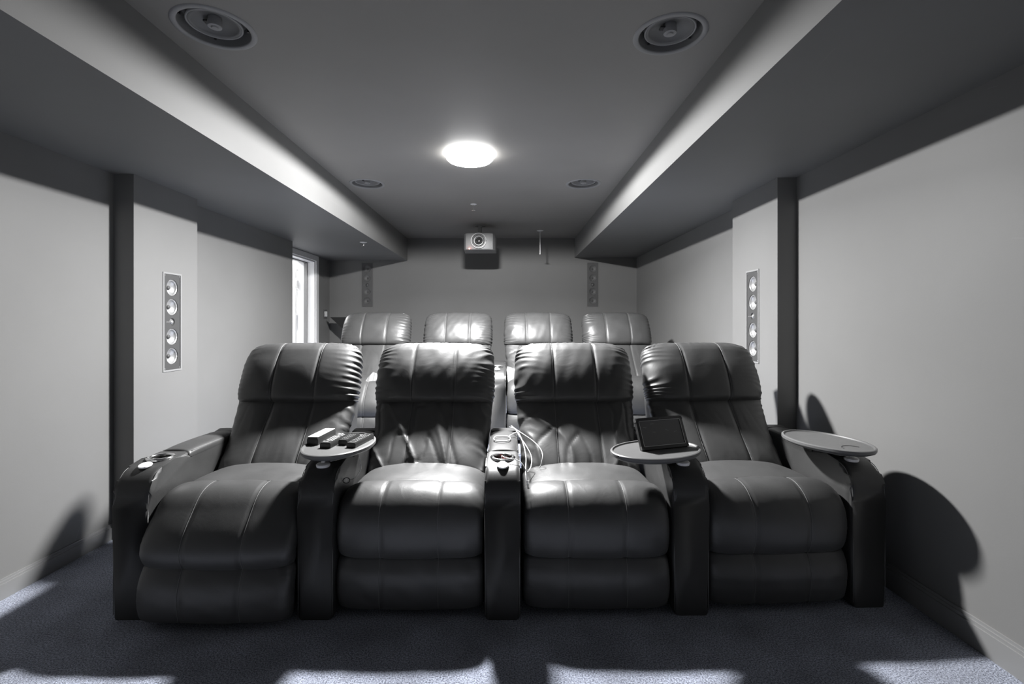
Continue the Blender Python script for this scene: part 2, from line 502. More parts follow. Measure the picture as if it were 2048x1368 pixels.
def pucker(seed, amp=.006, freq=62, reach=.22, both=(1, 1), top=0., fold=0., rough=.0012):
    w1, w2, w3 = Wob(seed, f=(9, 9)), Wob(seed+11, f=(30, 14)), Wob(seed+23, f=(16, 22))
    def f(v, ux, x, sa):
        e = 1-np.abs(ux)
        side = np.where(ux < 0, both[0], both[1])
        k = np.exp(-(e/reach)**1.2)*side
        ph = freq*v+4.5*w1(v*1.1, ux*.5+3)+7*e*np.sign(ux)*w3(v*.3, .2)
        d = amp*k*(1.1-np.sqrt(np.sin(ph/2)**2+.03)*2)*(0.75+.35*w2(v, ux))
        d = d+rough*w3(v*.8, ux*.5)
        if top:
            kt = np.exp(-((1-v)/.16)**2)+.3*np.exp(-(v/.08)**2)
            d = d+top*kt*np.sin(34*ux+2*w1(ux*2, v))*(.7+.5*w2(ux, v))
        if fold:
            g = np.clip(w1(ux*.5+v*.35, v*.4-ux*.2), -1, 1)
            d = d+fold*(1-np.abs(np.sin(5.5*ux*(1.2-v)+2.2*v+1.4*g)))**3*np.clip(1.15-v*1.2, 0, 1)
            d = d-fold*.5*(1-np.abs(np.sin(7*np.abs(ux)+5*v+1.6*g)))**4
        return d
    return f

# ------------------------------------------------------------------ recliner
def make_recliner(seed, label, loc, rz, group, both=(1, 1), fold=.004, fwd=0.):
    t = thing('recliner_seat', label, 'recliner', loc, rz, group)
    def put(name, cu, seams, mat=LEATHER, v0=.04, v1=.97):
        o = cu.mesh(name, mat, t)
        for x0 in seams:
            sd = .0055 if x0 > 0 else -.0055
            bm = cu.seam(x0, v0, v1, r=.0012, lift=.0002, side=sd)
            obj('stitching', bm, STITCH, o, smooth=True)
            obj('seam_cord', cu.seam(x0, v0, v1, r=.0017, lift=-.0004), PIPING, o, smooth=True)
        return o
    a = .112
    hr = Cushion([(.708, .735), (.724, .80), (.765, .905), (.820, 1.003), (.856, 1.062)], [.078, .096, .092, .072, .05], [.317, .325, .324, .316, .300],
                 p=5.2, pn=2.3, e0=.16, e1=.30, r0=.05, r1=.38, crown=.016, seams=(-a, a), groove=.012,
                 disp=pucker(seed, .0085, 84, .15, both, top=.0022), nV=130, nU=200)
    put('headrest', hr, (-a, a), v0=.06, v1=.95)
    br = Cushion([(.415, .36), (.482, .45), (.588, .575), (.676, .70), (.735, .81)], [.06, .078, .072, .060, .045], [.286, .293, .298, .312, .320],
                 p=6, pn=2.6, e0=.08, e1=.1, r0=.05, r1=.05, crown=.012, seams=(-a*.95, a*.95), groove=.010,
                 disp=pucker(seed+3, .0060, 66, .13, both, fold=fold))
    put('backrest', br, (-a*.95, a*.95))
    se = Cushion([(.135, .405), (.25, .410), (.40, .408), (.56, .395)], [.07, .075, .07, .055], [.299, .299, .299, .298],
                 p=7, pn=2.6, e0=.10, e1=.1, r0=.02, r1=.02, crown=.030,
                 disp=pucker(seed+5, .0010, 40, .15, (1, 1), rough=.0005))
    se.mesh('seat_cushion', LEATHER, t)
    f = -fwd
    sh_ = None
    fr = Cushion([(.078+f, .235), (.060+f, .30), (.066+f*.15, .385), (.110, .430), (.205, .440)], [.050, .060, .066, .066, .058], [.295, .299, .299, .298, .297],
                 p=8, pn=2.7, e0=.12, e1=.14, r0=.025, r1=.02, crown=.011, seams=(-a, a), groove=.007,
                 disp=pucker(seed+7, .0009, 90, .10, (1, 1), rough=.0005))
    put('footrest_pad', fr, (-a, a))
    lo_ = Cushion([(.068+f*1.25, .028), (.056+f*1.2, .09), (.056+f*1.1, .17), (.078+f, .238)], [.045, .052, .054, .045], [.293, .299, .299, .295],
                  p=8, pn=2.8, e0=.14, e1=.14, r0=.03, r1=.03, crown=.010, seams=(-a, a), groove=.006,
                  disp=pucker(seed+9, .0009, 70, .10, (1, 1), top=.0012, rough=.0008))
    put('lower_panel', lo_, (-a, a))
    # dark carcass: seat box, back shell
    bm = nbox(-.299, .299, .10, .70, .012, .395, bev=.008)
    obj('base_frame', bm, SOFTBLACK, t)
    bm = prism(bmesh.new(), [(.60, .05), (.76, .05), (.86, .60), (.965, .98), (.92, 1.0), (.78, .78), (.64, .45)], -.27, .27, 'X', bev=.012, seg=3)
    obj('back_shell', bm, LEATHER2, t)
    for x in (-.24, .24):
        for y in (.2, .62):
            obj('foot', lathe(bmesh.new(), [(0, .0), (.022, .0), (.024, .02), (.018, .025), (0, .025)], 20, center=(x, y, 0)), BLACK, t)
    return t

SEATX = [-1.138, -.395, .362, 1.122]
FR = 'black leather recliners of the front row'
BKR = 'black leather recliners of the back row'
Y0 = 1.925
seats = [
 make_recliner(10, 'leftmost front-row black leather recliner, its footrest standing slightly further out', (SEATX[0], Y0, 0), 0, FR, (.35, 1.15), .002, fwd=.075),
 make_recliner(31, 'front-row black leather recliner with creased back, between the remotes tray and the cable armrest', (SEATX[1], Y0, 0), 0, FR, (.8, 1), .015),
 make_recliner(57, 'front-row black leather recliner right of the armrest with the white cables', (SEATX[2], Y0+.005, 0), 0, FR, (.9, .7), .012),
 make_recliner(83, 'rightmost front-row black leather recliner with strongly gathered headrest', (SEATX[3], Y0+.045, 0), math.radians(3), FR, (1.2, .6), .002),
]
DYB, DXB = 1.925, -.066
blab = ['leftmost black leather recliner of the raised back row', 'second recliner from the left in the raised back row, under the projector\'s left side',
        'third recliner from the left in the raised back row, under the hanging rod', 'rightmost black leather recliner of the raised back row']
for i, s in enumerate(seats):
    src = seats[[0, 1, 2, 3][i]]
    c = copy_tree(src)
    c.location = ([-1.148, -.402, .357, 1.100][i]+DXB-(.03 if i == 0 else 0)+[0, 0, 0, 0][i], Y0+DYB, RZ); c.rotation_euler = (0, 0, 0)
    c['label'] = blab[i]; c['group'] = BKR

# ------------------------------------------------------------------ armrests
HW = .0725
def make_arm(label, loc, cap=True, group=None):
    t = thing('armrest_console', label, 'armrest', loc, 0, group)
    prof = [(.0, .0), (.0, .44)]
    for k in range(1, 9):
        a = PI - k*(PI*.44)/8
        prof.append((.105+.105*math.cos(a), .468+.122*math.sin(a)))
    prof += [(.16, .601), (.25, .606), (.252, .556), (.66, .558), (.662, .606), (.70, .612), (.76, .600), (.80, .56), (.80, .0)]
    b = obj('arm_body', prism(bmesh.new(), prof, -HW, HW, 'X', bev=.021, seg=6), LEATHER2, t, auto=50)
    b.parent = None
    bm = bmesh.new(); bmesh.ops.create_cone(bm, cap_ends=True, segments=40, radius1=.040, radius2=.040, depth=.1, matrix=Matrix.Translation((0, .172, .60)))
    cut(b, [bm]); b.parent = t
    # welt seam following the top edge on each side
    for s in (-1, 1):
        pts = [(s*(HW-.004), y-.0005 if y < .01 else y, z) for y, z in catmull([(.000, .02), (.000, .25), (.000, .44), (.012, .515), (.045, .567), (.085, .587), (.16, .598), (.245, .603)], 60)]
        pts = [(x, y+(.003 if i < 30 else 0), z-(.004 if i >= 30 else 0)) for i, (x, y, z) in enumerate(pts)]
        obj('stitching', tube(bmesh.new(), pts, .0014, 6), STITCH, b, smooth=True)
    # cup holder
    ch = obj('cup_holder', lathe(bmesh.new(), [(.0385, .560), (.0385, .600), (.0395, .6045), (.042, .6065), (.048, .6070), (.0535, .6055), (.0550, .6025), (.0550, .5975)], 48, center=(0, .172, 0)), CHROME, t, smooth=True)
    obj('cup_bowl', lathe(bmesh.new(), [(.0382, .600), (.0375, .56), (.036, .552), (0, .551)], 40, center=(0, .172, 0)), BLACK, ch, smooth=True)
    # console lid
    lid = Cushion([(.255, .580), (.35, .583), (.5, .583), (.655, .580)], [.024, .027, .027, .024], [.070, .0715, .0715, .070], p=5, pn=3.2, e0=.06, e1=.06, r0=.06, r1=.06,
                  crown=.008, nU=64, nV=40)
    lm = lid.mesh('console_lid', LEATHER2, t)
    for s in (-1, 1):
        pts = [(s*.0655, y, .603) for y in np.linspace(.275, .635, 20)]
        obj('stitching', tube(bmesh.new(), pts, .0011, 6), STITCH, lm, smooth=True)
    if cap:
        bm = lathe(bmesh.new(), [(0, 0), (.024, 0), (.0255, .003), (.0235, .0065), (0, .0075)], 32)
        o = obj('socket_cap', bm, WHITE, t, auto=40)
        o.location = (0, .082, .5895); o.rotation_euler = (math.radians(14), 0, 0)
    return t
ARMX = [-1.503, -.766, -.020, .745, 1.505]
ARMY = [Y0, Y0, Y0, Y0+.03, Y0+.085]
alab = ['leftmost front-row black leather armrest with open cup holder and round white cap', 'black leather armrest carrying the tray with the remotes',
        'centre front-row black leather armrest with white cables lying over its lid', 'black leather armrest carrying the tray with the tablet',
        'rightmost front-row black leather armrest carrying the empty tray']
FA = 'padded armrests of the front row'; BA = 'padded armrests of the back row'
armA = make_arm(alab[0], (ARMX[0], ARMY[0], 0), True, FA)
armB = make_arm(alab[1], (ARMX[1], ARMY[1], 0), False, FA)
arms = [armA, armB]
for i in (2, 3, 4):
    c = copy_tree(armA if i == 2 else armB)
    c.location = (ARMX[i], ARMY[i], 0); c['label'] = alab[i]; arms.append(c)
    if i == 4: c.rotation_euler = (0, 0, math.radians(2.5))
bl = ['leftmost padded armrest of the raised back row', 'back-row armrest between the first and second recliners from the left',
      'back-row centre armrest with a white cap, seen between the two middle front headrests', 'back-row armrest between the third and fourth recliners from the left',
      'rightmost padded armrest of the raised back row']
for i in range(5):
    c = copy_tree(armA); c.location = (ARMX[i]+DXB, Y0+DYB, RZ); c['label'] = bl[i]; c['group'] = BA

# ------------------------------------------------------------------ tray tables
ZT = .655
def make_tray(label, cx, cy, rot, px, py, cup=True):
    t = thing('tray_table', label, 'tray', (px, py, .594), 0, 'swivel tray tables')
    dx, dy = cx-px, cy-py
    A, B = .205, .143
    n = 72
    def ell(a, b, z): return [(dx+a*math.cos(2*PI*k/n)*math.cos(rot)-b*math.sin(2*PI*k/n)*math.sin(rot),
                               dy+a*math.cos(2*PI*k/n)*math.sin(rot)+b*math.sin(2*PI*k/n)*math.cos(rot), z-.594) for k in range(n)]
    def shell(rings, close=(True, True)):
        bm = bmesh.new(); R = [[bm.verts.new(p) for p in r] for r in rings]
        for a, b in zip(R[:-1], R[1:]):
            for k in range(n): bm.faces.new((a[k], a[(k+1) % n], b[(k+1) % n], b[k]))
        if close[0]: bm.faces.new(R[0])
        if close[1]: bm.faces.new(R[-1])
        return bm
    top = obj('tray_top', shell([ell(A-.05, B-.05, ZT-.026), ell(A-.022, B-.022, ZT-.022), ell(A-.004, B-.004, ZT-.014), ell(A, B, ZT-.008), ell(A, B, ZT+.002), ell(A-.003, B-.003, ZT+.005),
                                 ell(A-.008, B-.008, ZT+.005), ell(A-.012, B-.012, ZT)]), TRAYM, t, auto=45)
    rim = obj('rim', shell([ell(A+.0006, B+.0006, ZT-.0075), ell(A+.0006, B+.0006, ZT+.0025), ell(A-.003, B-.003, ZT+.0058), ell(A-.008, B-.008, ZT+.0058), ell(A-.0085, B-.0085, ZT+.003)], (False, False)), TRAYR, top, auto=45)
    if cup:
        # moulded half-round rest for a glass near one end
        pts = []
        for k in range(25):
            a = rot+ (PI if math.cos(rot) > 0 and False else 0) + PI*(.05+.9*k/24)*1.0
            ccx, ccy = dx+(A-.075)*math.cos(rot+PI), dy+(A-.075)*math.sin(rot+PI)
            pts.append((ccx+.040*math.cos(a-PI/2), ccy+.040*math.sin(a-PI/2), ZT-.594+.0006))
        obj('glass_rest', tube(bmesh.new(), pts, .0016, 6), BLACK, top, smooth=True)
    # swing bracket under the top
    bm = bmesh.new()
    tube(bm, [(0, 0, .034), (dx*.5, dy*.5, .034), (dx, dy, .034)], .010, 10)
    box(bm, dx-.045, dx+.045, dy-.05, dy+.05, .024, .0365, bev=.004)
    for q in (-.03, .03): lathe(bm, [(0, .018), (.008, .018), (.008, .026), (0, .026)], 16, center=(dx+q, dy, 0))
    obj('bracket', bm, BLACK, t, auto=40)
    obj('post', lathe(bmesh.new(), [(0, .002), (.0085, .002), (.0085, .036), (0, .036)], 24), STEEL, t, auto=40)
    obj('post_flange', lathe(bmesh.new(), [(0, -.008), (.026, -.008), (.028, -.002), (.028, .003), (.024, .0065), (.012, .008), (0, .008)], 32), WHITE, t, auto=40)
    return t
make_tray('oval grey swivel tray holding four remotes, over the second armrest from the left', -.730, 2.105, 1.485, ARMX[1]-.0, ARMY[1]+.085, False)
make_tray('oval grey swivel tray holding the tablet, between the two right-hand front recliners', .618, 2.014, .432, ARMX[3]-.005, ARMY[3]+.085, False)
make_tray('empty oval grey swivel tray over the rightmost front armrest', 1.427, 2.165, 1.80, ARMX[4]-.015, ARMY[4]+.085, True)

# ------------------------------------------------------------------ remotes
def remote(name, label, p0, p1, w, h, body, keym, seed, tilt=0, pale=False):
    a = Vector(p0); b = Vector(p1); ln = (b-a).length; ang = math.atan2(b.y-a.y, b.x-a.x)-PI/2
    t = thing(name, label, 'remote', (a.x, a.y, ZT+.0005), ang, 'remotes lying on the tray')
    body_ = prism(bmesh.new(), [(-w/2, 0), (w/2, 0), (w/2, h*.7), (w/2-.004, h), (-w/2+.004, h), (-w/2, h*.7)], 0, ln, 'Y', bev=.003, seg=3)
    bo = obj('casing', body_, body, t, auto=40)
    r = random.Random(seed)
    if pale:
        obj('top_plate', nbox(-w/2+.002, w/2-.002, .006, ln-.004, h-.001, h+.0012, bev=.0005), keym, t)
    else:
        bm = bmesh.new()
        for i in range(int((ln-.03)/.016)):
            for j in (-1, 0, 1):
                if r.random() < .15: continue
                cx, cy = j*w*.27, .018+i*.016
                box(bm, cx-w*.1, cx+w*.1, cy-.004, cy+.004, h-.0005, h+.0018, bev=.0008, seg=2)
        o = obj('keys', bm, keym, t); o['kind'] = 'stuff'
        obj('display_window', nbox(-w/2+.004, w/2-.004, ln-.026, ln-.010, h-.0005, h+.0007), GLASS, t)
    obj('infrared_window', nbox(-w/2+.005, w/2-.005, ln-.002, ln+.0012, h*.25, h*.7), GLASS, t)
    if tilt: t.rotation_euler = (0, tilt, ang)
    return t
remote('remote_control', 'dark box remote with a pale upper face, leftmost on the tray', (-.842, 2.085, 0), (-.828, 2.265, 0), .050, .034, BLACK, PAPER, 1, pale=True)
remote('remote_control', 'black remote with rows of pale buttons, second from the left on the tray', (-.768, 2.035, 0), (-.747, 2.225, 0), .048, .024, BLACK, KEYS, 2)
remote('remote_control', 'short black remote, third from the left on the tray', (-.712, 2.085, 0), (-.694, 2.215, 0), .040, .024, BLACK, simple('dark_keys', .09, .4), 3)
remote('remote_control', 'long slim black remote with grey keys, rightmost on the tray', (-.662, 2.042, 0), (-.630, 2.215, 0), .042, .022, BLACK, simple('mid_keys', .14, .4), 4)

# ------------------------------------------------------------------ tablet
Wt, Ht = .232, .132
tb = thing('tablet', 'tablet in a thick black case standing tilted on the grey tray', 'tablet', (.662, 2.030, ZT+.0015))
tb.rotation_euler = (math.radians(-23), 0, math.radians(19))
def rrect(w, h, r, n=5):
    out = []
    for cx, cy, a0 in ((w-r, h-r, 0), (-w+r, h-r, 90), (-w+r, -h+r, 180), (w-r, -h+r, 270)):
        for k in range(n+1):
            a = math.radians(a0+90*k/n); out.append((cx+r*math.cos(a), cy+r*math.sin(a)))
    return out
case = prism(bmesh.new(), [(x, z+Ht/2) for x, z in rrect(Wt/2, Ht/2, .012)], -.007, .009, 'Y', bev=.0025)
co = obj('case', case, BLACK, tb, auto=40)
co.parent = None
cut(co, [nbox(-Wt/2+.014, Wt/2-.014, -.02, -.0035, .014, Ht-.014)]); co.parent = tb
obj('screen', nbox(-Wt/2+.0145, Wt/2-.0145, -.0042, -.0030, .0145, Ht-.0145), SCREEN, tb)
bm = bmesh.new()
for s in (-1, 1):
    for z in (.008, Ht-.008):
        prism(bm, [(s*(Wt/2+.001), z-.008), (s*(Wt/2+.001), z+.008), (s*(Wt/2-.010), z+.008 if z > .05 else z-.008)], -.0085, .0095, 'Y', bev=.001)
obj('corner_guard', bm, TRAYM, tb)
bm = bmesh.new()
for x in (-.006, .004): lathe(bm, [(0, -.0078), (.0022, -.0078), (.0022, -.0068), (0, -.0068)], 14, 'Y', (x, 0, Ht-.0075))
obj('camera_lens', bm, GLASS, tb)
obj('bezel_line', tube(bmesh.new(), [(x, -.0074, z+Ht/2) for x, z in rrect(Wt/2-.0135, Ht/2-.0135, .004)]+[(Wt/2-.0135, -.0074, Ht/2+Ht/2-.0175)], .0009, 6), STEEL, tb)
bm = bmesh.new(); prism(bm, [(.009, .09), (.013, .09), (.045, -.017+.016), (.041, -.017+.016)], -.035, .035, 'X', bev=.0008)
obj('kickstand', bm, BLACK, tb)
# short thin pale streaks on the glass
bm = bmesh.new()
r = random.Random(3)
for k in range(5):
    x, z = r.uniform(-.09, .09), r.uniform(.03, .105); q = r.uniform(-.6, .6)
    tube(bm, [(x, -.0044, z), (x+.008, -.0044, z+.004*q), (x+.016, -.0044, z+.010*q)], .00045, 5)
obj('pale_streak', bm, KEYS, tb)

# ------------------------------------------------------------------ cables
def cable(name, label, pts, r, mat, n=90, cat='cable'):
    o = obj(name, tube(bmesh.new(), catmull(pts, n).tolist(), r, 8), mat, smooth=True)
    return tag(o, label, cat, None)
zl = .6235
def at(u, v, d): return ((u-1015)/967*d, d, CH-(v-645)/967*d)
loop = [(-.026+.040*math.cos(a), 2.335+.058*math.sin(a), zl+.0015*math.sin(3*a)+.002) for a in np.linspace(.2, 2*PI+.6, 18)]
cable('charging_cable', 'white cable coiled on the centre armrest lid, hanging down its right side into the footwell',
      loop+[(.030, 2.42, zl+.006), (.052, 2.45, .628), (.066, 2.36, .622), (.078, 2.28, .60), (.084, 2.20, .57), (.080, 2.13, .54), (.080, 2.08, .522), (.083, 2.06, .508), (.088, 2.055, .512)], .0024, CABLEM, 220)
cable('charging_cable', 'white cable looping out over the seat right of the centre armrest', 
      [(.020, 2.55, .640), (.048, 2.47, .636), (.085, 2.42, .622), (.125, 2.38, .602), (.157, 2.33, .578), (.166, 2.29, .555), (.158, 2.27, .520), (.150, 2.27, .503)], .0022, CABLEM)
cable('charging_cable', 'thin white cable running from the centre cup holder down the armrest side',
      [(-.022, 2.105, .570), (-.026, 2.085, .608), (-.012, 2.055, .6125), (.012, 2.04, .6105), (.040, 2.03, .6075), (.060, 2.02, .596), (.076, 2.005, .57), (.080, 2.0, .54), (.082, 2.01, .508)], .0018, CABLEM)
cable('charging_cable', 'short white cable falling from the back of the centre armrest lid to the seat',
      [(.010, 2.52, .641), (.040, 2.48, .637), (.062, 2.40, .615), (.090, 2.33, .59), (.112, 2.27, .555), (.108, 2.22, .525), (.090, 2.17, .512)], .0022, CABLEM)
cable('thin_cord', 'thin white cord hanging from under the remotes tray onto the recliner beside it',
      [(-.672, 2.16, .632), (-.655, 2.12, .615), (-.640, 2.10, .58), (-.634, 2.09, .553), (-.650, 2.08, .523), (-.668, 2.08, .511), (-.686, 2.075, .510)], .0016, CABLEM)
cable('cord_loop', 'small dark cord loop at the inner side of the remotes tray armrest',
      [(-.676+.0*a+.014*math.cos(a), 2.03+.004*math.sin(a), .522+.010*math.sin(a)) for a in np.linspace(0, 2*PI, 16)], .0019, DCABLE, 50, 'cord')
k = thing('lighter', 'small dark red object standing in the centre armrest cup holder', 'lighter', (-.012, Y0+.165, .5525))
obj('body', prism(bmesh.new(), rrect(.010, .006, .005), 0, .055, 'Z', bev=.001), RED, k, auto=40)
obj('cap', prism(bmesh.new(), rrect(.0095, .0055, .0045), .055, .066, 'Z', bev=.001), BLACK, k, auto=40)
cable('floor_cord', 'black power cord on the carpet behind the rightmost armrest', [(1.60, 2.28, .20), (1.61, 2.24, .10), (1.635, 2.20, .012), (1.655, 2.14, .006), (1.62, 2.10, .006), (1.59, 2.10, .006)], .004, DCABLE, 50, 'cord')

# ------------------------------------------------------------------ column / back-wall speakers
def make_wall_speaker(label, loc, rz, baf, cone, ring, group, frame=WHITE):
    t = thing('wall_speaker', label, 'speaker', loc, rz, group)      # face looks along local -Y
    w, h = SPK_W/2, SPK_H/2
    bm = bmesh.new()
    e = .006
    for x0, x1, z0, z1 in ((-w-e, -w+.004, -h-e, h+e), (w-.004, w+e, -h-e, h+e), (-w+.004, w-.004, -h-e, -h+.004), (-w+.004, w-.004, h-.004, h+e)):
        box(bm, x0, x1, -.004, .004, z0, z1)
    obj('frame', bm, frame, t)
    b = obj('baffle', nbox(-w+.0045, w-.0045, -.001, .045, -h+.0045, h-.0045, bev=.002), baf, t)
    zs = [h-.6*.139-.002, h-.6*.340, -h+.6*.340, -h+.6*.139+.002]
    R = .052
    b.parent = None
    cu = []
    for z in zs:
        cu.append(lathe(bmesh.new(), [(0, .030), (R-.010, .030), (R+.004, -.02), (0, -.02)], 40, 'Y', (0, 0, z)))
    cu.append(lathe(bmesh.new(), [(0, .014), (.018, .014), (.030, -.02), (0, -.02)], 32, 'Y', (0, 0, 0)))
    b.location = (0, 0, 0); cut(b, cu); b.parent = t
    for p in b.data.polygons: p.use_smooth = False
    for z in zs:
        dn = obj('driver', lathe(bmesh.new(), [(.049, .026), (.049, .010), (.0475, .005), (.045, .004), (.0425, .006), (.041, .010), (.040, .0115), (.030, .018), (.016, .0245), (.012, .026)], 40, 'Y', (0, 0, z)), cone, t, smooth=True)
        bm = bmesh.new()
        tube(bm, [(.0475*math.cos(a), .0045, z+.0475*math.sin(a)) for a in np.linspace(0, 2*PI, 41)], .0022, 6)
        obj('ring', bm, ring, dn, smooth=True)
        obj('dust_cap', lathe(bmesh.new(), [(.013, .026), (.0125, .020), (.009, .0165), (0, .015)], 24, 'Y', (0, 0, z)), baf, dn, smooth=True)
    tw = obj('tweeter', lathe(bmesh.new(), [(.020, .013), (.019, .007), (.013, .0065), (.0125, .002), (.009, -.003), (0, -.0045)], 32, 'Y', (0, 0, 0)), ring, t, smooth=True)
    bm = nbox(-.052, -.012, -.0022, .0005, -.0015, .0015)
    obj('marker', bm, ring, t)
    bm = bmesh.new()
    for z in (-h+.012, h-.012):
        for x in (-w+.012, w-.012): lathe(bm, [(0, -.0025), (.003, -.0025), (.0035, 0), (0, 0)], 12, 'Y', (x, 0, z))
    obj('screw', bm, ring, t)
    return t
G1 = 'narrow in-wall speakers on the side columns'; G2 = 'narrow in-wall speakers on the back wall'
ws = make_wall_speaker('tall narrow in-wall speaker on the left column', (-2.06, 2.97, CH+.003), PI/2, BAFFLE, CONE, CONER, G1, simple('speaker_frame', .24, .5))
w2 = copy_tree(ws); w2.location = (1.597, 3.15, CH+.040); w2.rotation_euler = (0, 0, -PI/2); w2['label'] = 'tall narrow in-wall speaker on the right column'
w3 = make_wall_speaker('grey in-wall speaker on the left of the back wall, near the doorway', (-1.855, YB, CH+.495), 0, BAFFLE2, CONE2, CONE2, G2, WALL)
w4 = copy_tree(w3); w4.location = (1.127, YB, CH+.500); w4['label'] = 'grey in-wall speaker on the right of the back wall'

# ------------------------------------------------------------------ ceiling speakers (hang upside down: local -Z is the face)
cs_l = ['round ceiling speaker nearest the camera on the left', 'round ceiling speaker nearest the camera on the right',
        'round ceiling speaker left of the lamp, further back', 'round ceiling speaker right of the lamp, further back']
def make_ceiling_speaker(label, loc, r, aim):
    t = thing('ceiling_speaker', label, 'speaker', loc, 0, 'round ceiling speakers')
    obj('rim', lathe(bmesh.new(), [(r-.020, .03), (r-.020, -.001), (r-.018, -.004), (r-.004, -.005), (r, -.003), (r+.002, -.0004)], 64), CSPR, t, smooth=True)
    pan = obj('pan', lathe(bmesh.new(), [(r-.0195, -.0005), (r-.024, .018), (r-.034, .046), (0, .05)], 64), CSP, t, auto=40)
    bm = bmesh.new()
    for a in (.5, 2.1, 3.7, 5.3):
        lathe(bm, [(0, .016), (.005, .016), (.005, .03), (0, .03)], 14, center=((r-.030)*math.cos(a), (r-.030)*math.sin(a), 0))
    obj('screw', bm, BLACK, pan)
    cone = obj('cone', lathe(bmesh.new(), [(.094, .040), (.094, .020), (.090, .014), (.084, .013), (.079, .017), (.076, .022), (.045, .034), (.024, .040)], 56), CSP, t, smooth=True)
    obj('ring', lathe(bmesh.new(), [(.096, .020), (.0965, .013), (.092, .0115), (.090, .014)], 56), CSPR, cone, smooth=True)
    obj('tweeter', lathe(bmesh.new(), [(.022, .044), (.026, .012), (.024, .005), (.014, .004), (.011, .0), (0, -.001)], 32, center=(.0, .0, 0)), CSPR, t, auto=40)
    bm = nbox(-.040, .018, -.012, .012, .022, .030, bev=.003)
    obj('tweeter_bridge', bm, BLACK, t)
    return t
for (x, y, r), l in zip(CEILSPK, cs_l): make_ceiling_speaker(l, (x, y, ZC), r, 0)

# ------------------------------------------------------------------ projector
pj = thing('projector', 'light grey projector hanging from the ceiling near the back wall', 'projector', (-.315, 5.40, ZC))
zb, zt = CH+.812-ZC, CH+1.0-ZC
b = obj('casing', prism(bmesh.new(), [(-.150, 0), (-.175, .06), (-.185, .30), (.185, .30), (.175, .06), (.150, 0), (.10, -.015), (-.10, -.015)], zb, zt, 'Z', bev=.012, seg=4), PROJ, pj, auto=40)
lz = CH+.908-ZC; lx = -.005
ln = obj('lens', lathe(bmesh.new(), [(.086, .0), (.086, -.022), (.080, -.030), (.076, -.030), (.070, -.018), (.066, -.018), (.052, -.030), (.048, -.032), (.044, -.028), (.040, -.015), (.030, -.010), (0, -.008)], 56, 'Y', (lx, -.012, lz)), simple('lens_barrel', .10, .3), pj, auto=40)
obj('lens_glass', lathe(bmesh.new(), [(.046, -.020), (.03, -.028), (0, -.032)], 40, 'Y', (lx, -.012, lz)), GLASS, ln, smooth=True)
for rr in (.083, .050):
    bm = bmesh.new(); tube(bm, [(lx+rr*math.cos(a), -.043, lz+rr*math.sin(a)) for a in np.linspace(0, 2*PI, 49)], .0028, 6); obj('lens_ring', bm, STEEL, ln, smooth=True)
obj('mount_plate', nbox(-.09, .09, .08, .24, zt-.001, zt+.012, bev=.003), TRIM, pj)
obj('mount_pole', lathe(bmesh.new(), [(0, zt+.01), (.022, zt+.01), (.022, -.012), (.06, -.010), (.06, -.0005), (0, -.0005)], 28, center=(0, .16, 0)), TRIM, pj, auto=40)
obj('indicator_light', lathe(bmesh.new(), [(0, -.036), (.0055, -.034), (.007, -.020), (0, -.018)], 16, 'Y', (-.11, 0, zb+.010)), LED, pj)
obj('vent', (lambda bm: [box(bm, .13+i*.011, .134+i*.011, -.006, .004, zb+.03, zt-.03) for i in range(2)] and bm)(bmesh.new()), BLACK, pj)

# ------------------------------------------------------------------ sprinklers
def sprinkler(name, label, loc, drop, s=1.):
    t = thing(name, label, 'sprinkler', loc, 0)
    obj('escutcheon', lathe(bmesh.new(), [(0, -.0003), (.036*s, -.0003), (.037*s, -.004), (.020*s, -.009), (.009*s, -.010), (0, -.010)], 32), WHITE, t, auto=40)
    obj('stem', lathe(bmesh.new(), [(0, -.008), (.0055*s, -.008), (.0055*s, -drop+.02), (.009*s, -drop+.018), (.009*s, -drop+.006), (0, -drop+.006)], 20), STEEL, t, auto=40)
    obj('deflector', lathe(bmesh.new(), [(0, -drop+.004), (.021*s, -drop+.003), (.022*s, -drop), (0, -drop-.001)], 28), CHROME, t, auto=40)
    return t
sprinkler('sprinkler', 'small white sprinkler head under the left soffit near the doorway', (-1.466, 4.92, ZSL), .040)
sprinkler('sprinkler', 'small sprinkler head on the ceiling between lamp and projector', (-.32, 4.55, ZC), .062, .8)
sprinkler('drop_sprinkler', 'sprinkler on a long thin rod hanging right of the projector', (.395, 5.86, ZC), .295, 1.1)
t = thing('wall_hook', 'tiny pale fitting under the right soffit near the back wall', 'fitting', (1.13, 5.72, ZSR))
obj('hook_base', lathe(bmesh.new(), [(0, -.0003), (.014, -.0003), (.012, -.006), (0, -.008)], 20), TRIM, t)
obj('hook', tube(bmesh.new(), [(0, 0, -.006), (0, 0, -.02), (.008, 0, -.026), (.014, 0, -.02)], .0022, 8), TRIM, t)

# light switch on the door wall
sw = thing('light_switch', 'double rocker light switch right of the doorway', 'switch', (XD, 6.25, CH+.11), PI/2)
pl = obj('switch_plate', nbox(-.058, .058, -.006, -.0003, -.058, .058, bev=.002), simple('switch_plate_grey', .10, .4), sw)
for x in (-.024, .024): obj('rocker', nbox(x-.017, x+.017, -.011, -.005, -.034, .034, bev=.002), WHITE, sw)

